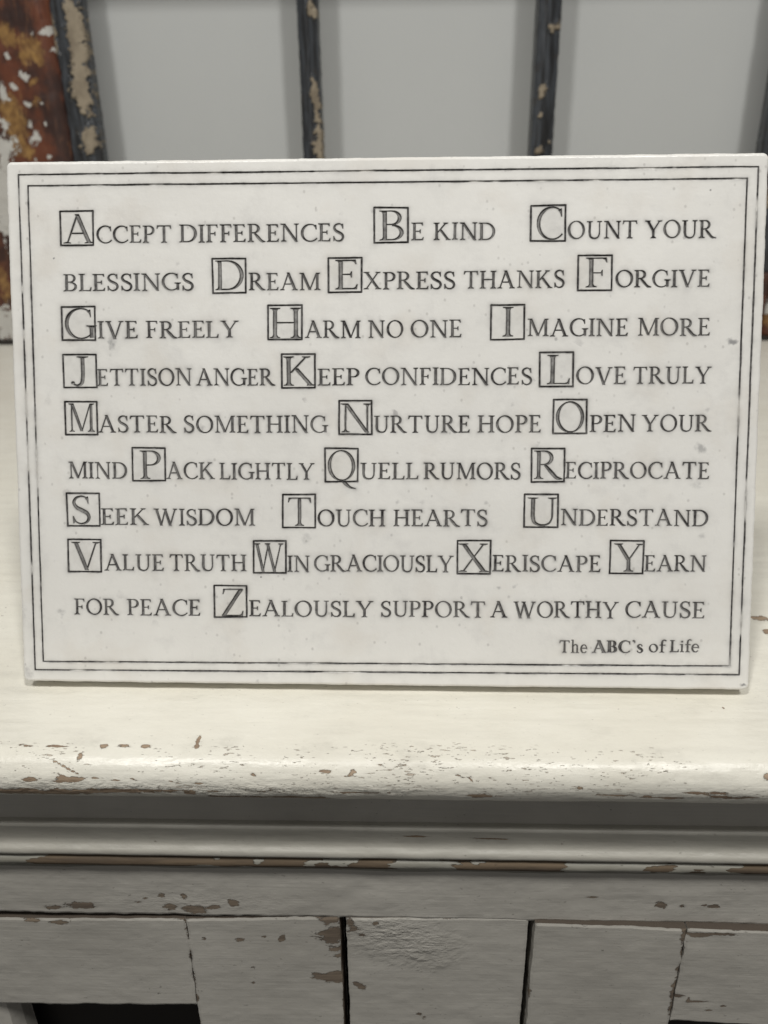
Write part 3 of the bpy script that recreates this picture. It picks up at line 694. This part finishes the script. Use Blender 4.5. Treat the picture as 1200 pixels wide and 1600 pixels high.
def glyph(ch, bold=False):
    s = .20 if bold else S_; t = .06 if bold else T_
    g = []
    if ch == 'A':
        return [diag(.13, 0, .47, 1.0, .06 if not bold else .08), diag(.84, 0, .455, 1.02, s * 1.12), P((.24, .33), (.70, .33), (.69, .38), (.26, .38)), hser(.13, 0, .13, .12), hser(.84, 0, .16, .14)], .98
    if ch == 'B':
        return [stem(.16, s, foot='l', head='l'), bowl(.36, .755, .27, .245, s * .95, t), bowl(.36, .265, .33, .265, s, t),
                P((.16, .955), (.37, .955), (.37, 1.0), (.16, 1.0)), P((.16, 0), (.37, 0), (.37, t), (.16, t)), P((.16, .51), (.37, .51), (.37, .555), (.16, .555))], .70
    if ch in 'CG':
        p, a = arc(.50, .5, .50 - s / 2, .515 - t / 2, 52, 318 if ch == 'C' else 325, 40)
        w = t + (s - t) * np.clip(-np.cos(a + .12), 0, 1) ** 1.2
        if ch == 'C':
            return [brush(p, w), P((.765, .955), (.80, .955), (.815, .70), (.785, .70), (.75, .82), (.68, .90))], .83
        return [brush(p, w), P((.775, .955), (.81, .955), (.825, .70), (.795, .70), (.76, .82), (.69, .90)), stem(.83, s, .03, .44, foot='', head='lr', L=.10)], .95
    if ch == 'D':
        return [stem(.16, s, foot='l', head='l'), bowl(.40, .5, .52, .5, s * 1.1, t), P((.16, .952), (.41, .952), (.41, 1.0), (.16, 1.0)), P((.16, 0), (.41, 0), (.41, .048), (.16, .048))], .93
    if ch == 'E':
        return [stem(.16, s, foot='l', head='l'), arm(.16, .585, 1.0, -1), arm(.16, .62, 0, 1, .17), P((.16, .485), (.47, .485), (.47, .53), (.16, .53)), P((.45, .40), (.48, .40), (.48, .61), (.45, .61), (.42, .53), (.42, .485))], .66
    if ch == 'F':
        return [stem(.16, s, foot='lr', head='l'), arm(.16, .585, 1.0, -1, .17), P((.16, .465), (.47, .465), (.47, .51), (.16, .51)), P((.45, .38), (.48, .38), (.48, .59), (.45, .59), (.42, .51), (.42, .465))], .63
    if ch == 'H':
        return [stem(.16, s), stem(.76, s), P((.16, .485), (.76, .485), (.76, .535), (.16, .535))], .92
    if ch == 'I': return [stem(.16, s)], .32
    if ch == 'J':
        c = spline([(.52, 1.0), (.52, .55), (.515, .28), (.47, .10), (.34, .02), (.22, .07)], 8)
        w = np.interp(np.linspace(0, 1, len(c)), [0, .55, .8, 1], [s, s, .08, .05])
        return [brush(c, w), hser(.52, 1.0, .19, .19, -1), ell(.20, .11, .06, .055, 14)], .72
    if ch == 'K':
        return [stem(.16, s), diag(.22, .44, .66, .97, .075), diag(.80, .03, .37, .60, s * 1.15), hser(.68, 1.0, .13, .12, -1), P((.68, 0), (.95, 0), (.95, .03), (.83, .06), (.72, .10))], .94
    if ch == 'L': return [stem(.16, s, foot='l', head='lr'), arm(.16, .63, 0, 1, .21)], .66
    if ch == 'M':
        return [stem(.17, .055, foot='lr', head=''), diag(.19, 1.0, .60, .02, s * 1.1), diag(.99, 1.0, .60, .02, .06), stem(1.02, s, foot='lr', head=''),
                hser(.16, 1.0, .13, .05, -1), hser(1.03, 1.0, .05, .13, -1)], 1.18
    if ch == 'N':
        return [stem(.16, .055, foot='lr', head=''), diag(.17, 1.0, .83, 0.0, s * 1.15), stem(.83, .055, -.02, 1, foot='', head='lr'), hser(.13, 1.0, .13, .08, -1)], .97
    if ch in 'OQ':
        r = [ring(.48, .5, .48, .517, s, t)]
        if ch == 'Q':
            c = spline([(.44, .03), (.58, -.06), (.78, -.22), (.98, -.27)], 8)
            r.append(brush(c, np.interp(np.linspace(0, 1, len(c)), [0, .4, 1], [.05, .12, .03])))
        return r, .96
    if ch == 'P':
        return [stem(.16, s, foot='lr', head='l'), bowl(.34, .735, .31, .265, s, t), P((.16, .955), (.35, .955), (.35, 1.0), (.16, 1.0)), P((.16, .47), (.35, .47), (.35, .515), (.16, .515))], .66
    if ch == 'R':
        c = spline([(.36, .50), (.56, .25), (.74, .05), (.93, .005)], 8)
        return [stem(.16, s, foot='lr', head='l'), bowl(.34, .745, .29, .255, s, t), P((.16, .955), (.35, .955), (.35, 1.0), (.16, 1.0)), P((.16, .485), (.40, .485), (.40, .53), (.16, .53)),
                brush(c, np.interp(np.linspace(0, 1, len(c)), [0, .3, .75, 1], [.08, s * 1.1, s * .95, .03]))], .90
    if ch == 'S':
        c = spline([(.53, .80), (.47, .93), (.32, .985), (.15, .92), (.085, .76), (.17, .60), (.33, .50), (.49, .39), (.545, .23), (.47, .07), (.30, .012), (.14, .08), (.075, .22)], 6)
        w = np.interp(np.linspace(0, 1, len(c)), [0, .1, .3, .5, .7, .9, 1], [.03, t, .10, s * 1.15, .10, t, .03])
        return [brush(c, w), P((.50, .98), (.535, .98), (.55, .72), (.52, .72), (.49, .83), (.44, .90)), P((.045, .02), (.08, .02), (.14, .13), (.11, .18), (.075, .28), (.04, .28))], .61
    if ch == 'T':
        return [stem(.42, s, foot='lr', head=''), arm(.42, .80, 1.0, -1, .18), P(*[(.84 - x, y) for x, y in arm(.42, .80, 1.0, -1, .18)])], .84
    if ch == 'U':
        c = spline([(.17, 1.0), (.17, .6), (.17, .32), (.23, .10), (.43, .012), (.62, .07), (.71, .24), (.725, .40), (.725, .7), (.725, 1.0)], 6)
        w = np.interp(np.linspace(0, 1, len(c)), [0, .22, .45, .62, 1], [s, s, .075, .055, .055])
        return [brush(c, w), hser(.17, 1.0, .16, .15, -1), hser(.725, 1.0, .13, .13, -1)], .87
    if ch == 'V':
        return [diag(.14, 1.0, .49, -.02, s * 1.12), diag(.82, 1.0, .48, -.02, .06), hser(.14, 1.0, .14, .16, -1), hser(.82, 1.0, .12, .13, -1)], .95
    if ch == 'W':
        return [diag(.14, 1.0, .42, -.02, s * 1.05), diag(.66, .98, .41, -.02, .06), diag(.62, 1.0, .93, -.02, s * 1.05), diag(1.22, 1.0, .92, -.02, .06),
                hser(.14, 1.0, .14, .15, -1), hser(.62, 1.0, .12, .12, -1), hser(1.22, 1.0, .11, .12, -1)], 1.34
    if ch == 'X':
        return [diag(.16, 1.0, .80, 0, s * 1.2), diag(.78, 1.0, .15, 0, .06), hser(.16, 1.0, .15, .16, -1), hser(.78, 1.0, .13, .12, -1), hser(.15, 0, .13, .13), hser(.80, 0, .16, .15)], .95
    if ch == 'Y':
        return [diag(.14, 1.0, .47, .42, s * 1.12), diag(.82, 1.0, .47, .42, .062), stem(.47, s, 0, .47, foot='lr', head=''), hser(.14, 1.0, .14, .15, -1), hser(.82, 1.0, .12, .13, -1)], .95
    if ch == 'Z':
        return [diag(.12, .03, .68, .97, s * 1.25), P((.10, .952), (.74, .952), (.74, 1.0), (.10, 1.0)), P((.10, 1.0), (.13, 1.0), (.17, .95), (.11, .80), (.08, .80)), arm(.05, .74, 0, 1, .20)], .78
    # lower case for the title line
    if ch == 'h': return [stem(.14, .10, 0, 1.05, foot='lr', head='l'), brush(spline([(.16, .52), (.30, .66), (.44, .62), (.49, .48), (.49, .2), (.49, 0)], 6), np.interp(np.linspace(0, 1, 31), [0, .3, .5, 1], [.05, .07, .10, .10])), hser(.49, 0, .13, .13)], .64
    if ch == 'e':
        p, a = arc(.27, .33, .225, .325, 0, 320, 30)
        return [brush(p, .05 + .06 * np.clip(-np.cos(a), 0, 1)), P((.06, .36), (.50, .36), (.50, .41), (.06, .41))], .54
    if ch == 'o': return [ring(.29, .33, .29, .35, .10, .045)], .58
    if ch == 'f': return [stem(.18, .10, 0, .85, foot='lr', head=''), brush(spline([(.18, .80), (.21, .97), (.32, 1.05), (.44, .99)], 6), np.linspace(.10, .06, 19)), P((.03, .60), (.38, .60), (.38, .65), (.03, .65))], .40
    if ch == 'i': return [stem(.14, .10, 0, .66, foot='lr', head='l'), ell(.14, .88, .06, .06, 12)], .28
    if ch == 's':
        c = spline([(.40, .52), (.33, .64), (.20, .65), (.10, .53), (.20, .38), (.36, .26), (.40, .13), (.28, .01), (.12, .04), (.07, .16)], 6)
        return [brush(c, np.interp(np.linspace(0, 1, len(c)), [0, .2, .5, .8, 1], [.06, .07, .19, .07, .06]))], .46
    if ch == "'": return [P((.06, .98), (.16, 1.03), (.24, .98), (.26, .86), (.20, .80), (.17, .88))], .28
    raise ValueError(ch)

def sd_poly(px, py, V):
    d = np.full(px.shape, 1e18); inside = np.zeros(px.shape, bool)
    n = len(V); j = n - 1
    for i in range(n):
        ax, ay = V[i]; bx, by = V[j]
        ex, ey = bx - ax, by - ay; wx, wy = px - ax, py - ay
        q = np.clip((wx * ex + wy * ey) / (ex * ex + ey * ey + 1e-12), 0, 1)
        dx = wx - ex * q; dy = wy - ey * q
        d = np.minimum(d, dx * dx + dy * dy)
        c = (ay > py) != (by > py)
        if by != ay:
            inside ^= c & (px < (bx - ax) * (py - ay) / (by - ay) + ax)
        j = i
    return np.where(inside, -1, 1) * np.sqrt(d)
def sd_shapes(px, py, shapes):
    r = np.full(px.shape, 1e9)
    for sh in shapes:
        if isinstance(sh, tuple): d = np.maximum(sd_poly(px, py, sh[1]), -sd_poly(px, py, sh[2]))
        else: d = sd_poly(px, py, sh)
        r = np.minimum(r, d)
    return r

# ------------------------------------------------------------------ engraved plaque (all lengths in mm until the mesh is made)
W, H, TH = 300.0, 211.92, 12.0
LEAN = 0.33404
STEP = .2
nu = int(round(W / STEP)); nv = int(round(H / STEP))
us = np.linspace(0, W, nu + 1); vs = np.linspace(0, H, nv + 1)
U, Vv = np.meshgrid(us, vs)
wob_u = U + .10 * (fbm(U / 9, Vv / 9, 301, 3) - .5) * 2
wob_v = Vv + .10 * (fbm(U / 9, Vv / 9, 302, 3) - .5) * 2
thick_n = (fbm(U / 2.2, Vv / 2.2, 303, 3) - .5) * 2
depth = np.zeros_like(U); ink = np.zeros_like(U)
part_id = np.zeros(U.shape, np.int16)          # per vertex
wear_n = fbm(U / 3.0, Vv / 3.0, 304, 4)
fine_n = fbm(U / .9, Vv / .9, 305, 3)
halo_n = fbm(U / 4.0, Vv / 4.0, 306, 4)

def stamp(win, sd, pid, dmax, slope, floor, edge, halo=1.0, strength=1.0):
    a0, a1, b0, b1 = win
    sl = (slice(b0, b1), slice(a0, a1))
    dd = np.clip(-sd * slope, 0, dmax)
    depth[sl] = np.maximum(depth[sl], dd)
    t = np.clip(-sd / edge, 0, 1); t = t * t * (3 - 2 * t)
    wn = wear_n[sl]; fn = fine_n[sl]
    inside = (.98 * (1 - t) + (floor + .30 * (wn - .5) + .12 * (fn - .5)) * t) * strength
    soft = np.clip(.5 - sd / .12, 0, 1)
    out = halo * (.27 * np.exp(-np.maximum(sd, 0) / .34) + .16 * np.exp(-np.maximum(sd, 0) / 1.1)) * np.clip(halo_n[sl] * 2.2 - .35, 0, 1.4)
    out = np.where(sd > 3.2, 0, out * np.clip((3.2 - sd) / 1.5, 0, 1))
    val = inside * soft + out * (1 - soft)
    ink[sl] = np.maximum(ink[sl], np.clip(val, 0, 1))
    p = part_id[sl]; p[sd < .06] = pid
def window(u0, u1, v0, v1, mrg=3.4):
    return (max(0, int((u0 - mrg) / STEP)), min(nu + 1, int((u1 + mrg) / STEP) + 2), max(0, int((v0 - mrg) / STEP)), min(nv + 1, int((v1 + mrg) / STEP) + 2))
def seg_sd(px, py, a, b):
    ex, ey = b[0] - a[0], b[1] - a[1]; wx, wy = px - a[0], py - a[1]
    q = np.clip((wx * ex + wy * ey) / (ex * ex + ey * ey), 0, 1)
    return np.hypot(wx - ex * q, wy - ey * q)

parts = []          # (name, label, parent index or None)
def new_part(name, label, parent=None):
    parts.append((name, label, parent)); return len(parts)

rng = np.random.RandomState(7)
# double border line
def border(corners, pid, gap):
    full = (0, nu + 1, 0, nv + 1)
    sd = np.full(U.shape, 1e9)
    for a, b in zip(corners, corners[1:] + corners[:1]):
        sd = np.minimum(sd, seg_sd(wob_u, wob_v, a, b))
    half = .33 + .07 * thick_n + .08 * (fbm(U / 24, Vv / 24, 310 + pid, 2) - .5) * 2
    fade = 1 - .75 * np.clip((fbm(U / 12, Vv / 12, 320 + pid, 4) - .60) / .12, 0, 1)
    stamp(full, sd - half, pid, .45, 1.4, .90, .25, .8, np.clip(fade, .25, 1))
border([(5.28, 206.62), (295.9, 206.4), (295.78, 6.5), (5.25, 5.2)], new_part('border_line', 'outer line of the double border cut round the plaque'), 0)
border([(8.98, 202.23), (291.76, 202.01), (291.82, 10.03), (8.78, 8.79)], new_part('border_line', 'inner line of the double border cut round the plaque'), 0)

def put_glyph(ch, x, y, sx, sy, pid, big, bold=False, shade=1.0):
    shp, w = glyph(ch, bold)
    x1 = x + w * sx
    win = window(x, x1 + .1 * sx, y - (.3 * sy if ch == 'Q' else 0), y + 1.06 * sy)
    sl = (slice(win[2], win[3]), slice(win[0], win[1]))
    gx = (wob_u[sl] - x) / sx; gy = (wob_v[sl] - y) / sy
    sd = sd_shapes(gx, gy, shp) * math.sqrt(sx * sy) + .045 * thick_n[sl] - (.02 if big else .035)
    if big: stamp(win, sd + .03, pid, .65, 1.6, .77, .42, .9, shade)
    else: stamp(win, sd - .05, pid, .50, 1.3, .90, .40, 1.0, shade)

for ch, u0, u1, v0, v1, g0, g1, h0, h1 in BOXES:
    fid = new_part('initial_frame', 'square frame cut round the big letter ' + ch)
    win = window(u0, u1, v0, v1)
    sl = (slice(win[2], win[3]), slice(win[0], win[1]))
    j = rng.uniform(-.12, .12, 8)
    i_ = .40
    c = [(u0 + i_ + j[0], v0 + i_ + j[1]), (u1 - i_ + j[2], v0 + i_ + j[3]), (u1 - i_ + j[4], v1 - i_ + j[5]), (u0 + i_ + j[6], v1 - i_ + j[7])]
    sd = np.full(U[sl].shape, 1e9)
    for a, b in zip(c, c[1:] + c[:1]): sd = np.minimum(sd, seg_sd(wob_u[sl], wob_v[sl], a, b))
    inb = (U[sl] > u0 + .4) & (U[sl] < u1 - .4) & (Vv[sl] > v0 + .4) & (Vv[sl] < v1 - .4)
    ink[sl] = np.maximum(ink[sl], np.where(inb, .05 + .20 * np.clip(wear_n[sl] - .38, 0, 1) + .10 * np.clip(halo_n[sl] - .4, 0, 1), 0))
    stamp(win, sd - (.37 + .06 * thick_n[sl]), fid, .5, 1.5, .93, .3, .9)
    gid = new_part('initial_letter', 'large capital %s with a grey cut floor inside its square frame' % ch, fid)
    w = glyph(ch)[1]
    hh = h1 - h0
    sx = (g1 - g0) / w
    sx = min(max(sx, hh * .70), hh * 1.22)
    x0 = (g0 + g1) / 2 - w * sx / 2
    put_glyph(ch, x0, h0, sx, hh, gid, True)

for txt, u0, u1, v0, v1 in WORDS:
    title = txt in ('The', "ABC's", 'of', 'Life')
    pid = new_part('engraved_word', 'the letters %s cut in dark thin serif capitals' % txt if not title else 'the word %s in the small title line at the lower right' % txt)
    hh = v1 - v0
    if title: hh *= .97
    bold = txt == "ABC's"
    ws = [glyph(c, bold)[1] for c in txt]
    n = len(txt)
    L = u1 - u0
    tr = 0 if n == 1 else (L - sum(ws) * hh) / (n - 1)
    sx = hh
    lo, hi = -.05 * hh, .10 * hh
    if n > 1 and not (lo <= tr <= hi):
        t = lo if tr < lo else hi
        sx = (L - t * (n - 1)) / sum(ws); tr = t
    if n == 1: sx = L / ws[0]
    x = u0
    for c, w in zip(txt, ws):
        put_glyph(c, x + rng.uniform(-.08, .08), v0 + rng.uniform(-.10, .10), sx, hh * rng.uniform(.985, 1.015), pid, False, bold, rng.uniform(.9, 1.0))
        x += w * sx + tr

# stains
stain = np.zeros_like(U)
for cu, cv, ru, rv, st in PSTAIN:
    r = np.hypot((wob_u - cu + 1.2 * (fbm(U / 1.5, Vv / 1.5, 330, 3) - .5) * min(ru, 2)) / ru, (wob_v - cv + 1.2 * (fbm(U / 1.5, Vv / 1.5, 331, 3) - .5) * min(rv, 2)) / rv)
    stain = np.maximum(stain, st * np.clip(1.35 - r, 0, 1))
# rounded rim
d_edge = np.minimum(np.minimum(U, W - U), np.minimum(Vv, H - Vv))
RIM = 1.6
tt = np.clip(1 - d_edge / RIM, 0, 1)
depth += RIM * (1 - np.sqrt(np.clip(1 - tt * tt, 0, 1))) * .9
fine_rough = np.where(depth > .02, .03 * (fine_n - .5) * 2, 0)
depth += fine_rough
# outline: rounded corners and slightly uneven edges
R = 2.6
Uo = U.copy(); Vo = Vv.copy()
for cx, cy, sx, sy in ((R, R, -1, -1), (W - R, R, 1, -1), (R, H - R, -1, 1), (W - R, H - R, 1, 1)):
    a = (U - cx) * sx; b = (Vv - cy) * sy
    mk = (a > 0) & (b > 0)
    mx = np.maximum(a, b); hy = np.hypot(a, b)
    k = np.where(mk & (hy > 0), mx / np.maximum(hy, 1e-9), 1)
    Uo = np.where(mk, cx + a * k * sx, Uo); Vo = np.where(mk, cy + b * k * sy, Vo)
fall = np.exp(-d_edge / 1.2) * (d_edge < 6)
Uo = Uo + fall * .28 * (fbm(Vv / 7, U / 60, 340, 5) - .5) * 2
Vo = Vo + fall * .24 * (fbm(U / 7, Vv / 60, 341, 5) - .5) * 2
Uo += fall * .07 * (fbm(Vv / 1.2, U / 60, 342, 3) - .5) * 2
Vo += fall * .07 * (fbm(U / 1.2, Vv / 60, 343, 3) - .5) * 2

plaque = empty('engraved_plaque', (0, 0, TH / 1000 * math.sin(LEAN)),
               'white stone plaque carved with an alphabet of sayings in dark letters and boxed initials', 'plaque')
plaque.rotation_euler = (-LEAN, 0, -0.00783)
plaque_pos = np.stack([(Uo - W / 2) / 1000, depth / 1000, Vo / 1000], -1).reshape(-1, 3)
inkf = ink.ravel(); stainf = stain.ravel()
idx = np.arange((nu + 1) * (nv + 1)).reshape(nv + 1, nu + 1)
cell_pid = np.maximum(np.maximum(part_id[:-1, :-1], part_id[1:, :-1]), np.maximum(part_id[:-1, 1:], part_id[1:, 1:]))
quads = np.stack([idx[:-1, :-1], idx[:-1, 1:], idx[1:, 1:], idx[1:, :-1]], -1)
def compact(F):
    uq, inv = np.unique(F, return_inverse=True)
    return uq, inv.reshape(F.shape)
# slab: merge flat cells into 8 x 8 blocks
active = (depth != 0) | (ink > .004) | (stain > .004)
cell_act = active[:-1, :-1] | active[1:, :-1] | active[:-1, 1:] | active[1:, 1:] | (cell_pid > 0)
Bk = 8
nbv, nbu = nv // Bk, nu // Bk
blk = cell_act[:nbv * Bk, :nbu * Bk].reshape(nbv, Bk, nbu, Bk).any(axis=(1, 3))
merged = np.zeros_like(cell_act)
merged[:nbv * Bk, :nbu * Bk] = np.repeat(np.repeat(~blk, Bk, 0), Bk, 1)
F1 = quads[(~merged) & (cell_pid == 0)]
jj, ii = np.nonzero(~blk)
F2 = np.stack([idx[jj * Bk, ii * Bk], idx[jj * Bk, (ii + 1) * Bk], idx[(jj + 1) * Bk, (ii + 1) * Bk], idx[(jj + 1) * Bk, ii * Bk]], -1)
F = np.concatenate([F1, F2])
uq, F = compact(F)
V = plaque_pos[uq]; ia = inkf[uq]; sa = stainf[uq]
FF = [F]; VV = [V]; IA = [ia]; SA = [sa]; base = len(V)
for ring_ in (idx[0, :], idx[:, -1], idx[-1, ::-1], idx[::-1, 0]):
    p = plaque_pos[ring_]; k = len(ring_)
    rows = [p]
    for dy in (.3, .7, 1.0):
        q = p.copy(); q[:, 1] = p[:, 1] + (TH / 1000 - p[:, 1]) * dy; rows.append(q)
    for r_ in rows: VV.append(r_); IA.append(np.zeros(k)); SA.append(np.full(k, .0))
    for r_ in range(3):
        a = base + r_ * k + np.arange(k); b = a + k
        FF.append(np.stack([a[:-1], b[:-1], b[1:], a[1:]], -1))
    base += 4 * k
cs = plaque_pos[[idx[0, 0], idx[0, -1], idx[-1, -1], idx[-1, 0]]].copy(); cs[:, 1] = TH / 1000
VV.append(cs); IA.append(np.zeros(4)); SA.append(np.zeros(4)); FF.append(np.array([[base + 3, base + 2, base + 1, base]]))
mesh_obj('slab', np.concatenate(VV), np.concatenate(FF), M_STONE, plaque, {'ink': np.concatenate(IA), 'stain': np.concatenate(SA)}, keep=False)
objs = {}
for k, (nm, lab, par) in enumerate(parts, 1):
    F = quads[cell_pid == k]
    if not len(F): continue
    uq, F = compact(F)
    o = mesh_obj(nm, plaque_pos[uq], F, M_STONE, objs.get(par, plaque), {'ink': inkf[uq], 'stain': stainf[uq]}, keep=False)
    o['label'] = lab
    objs[k] = o
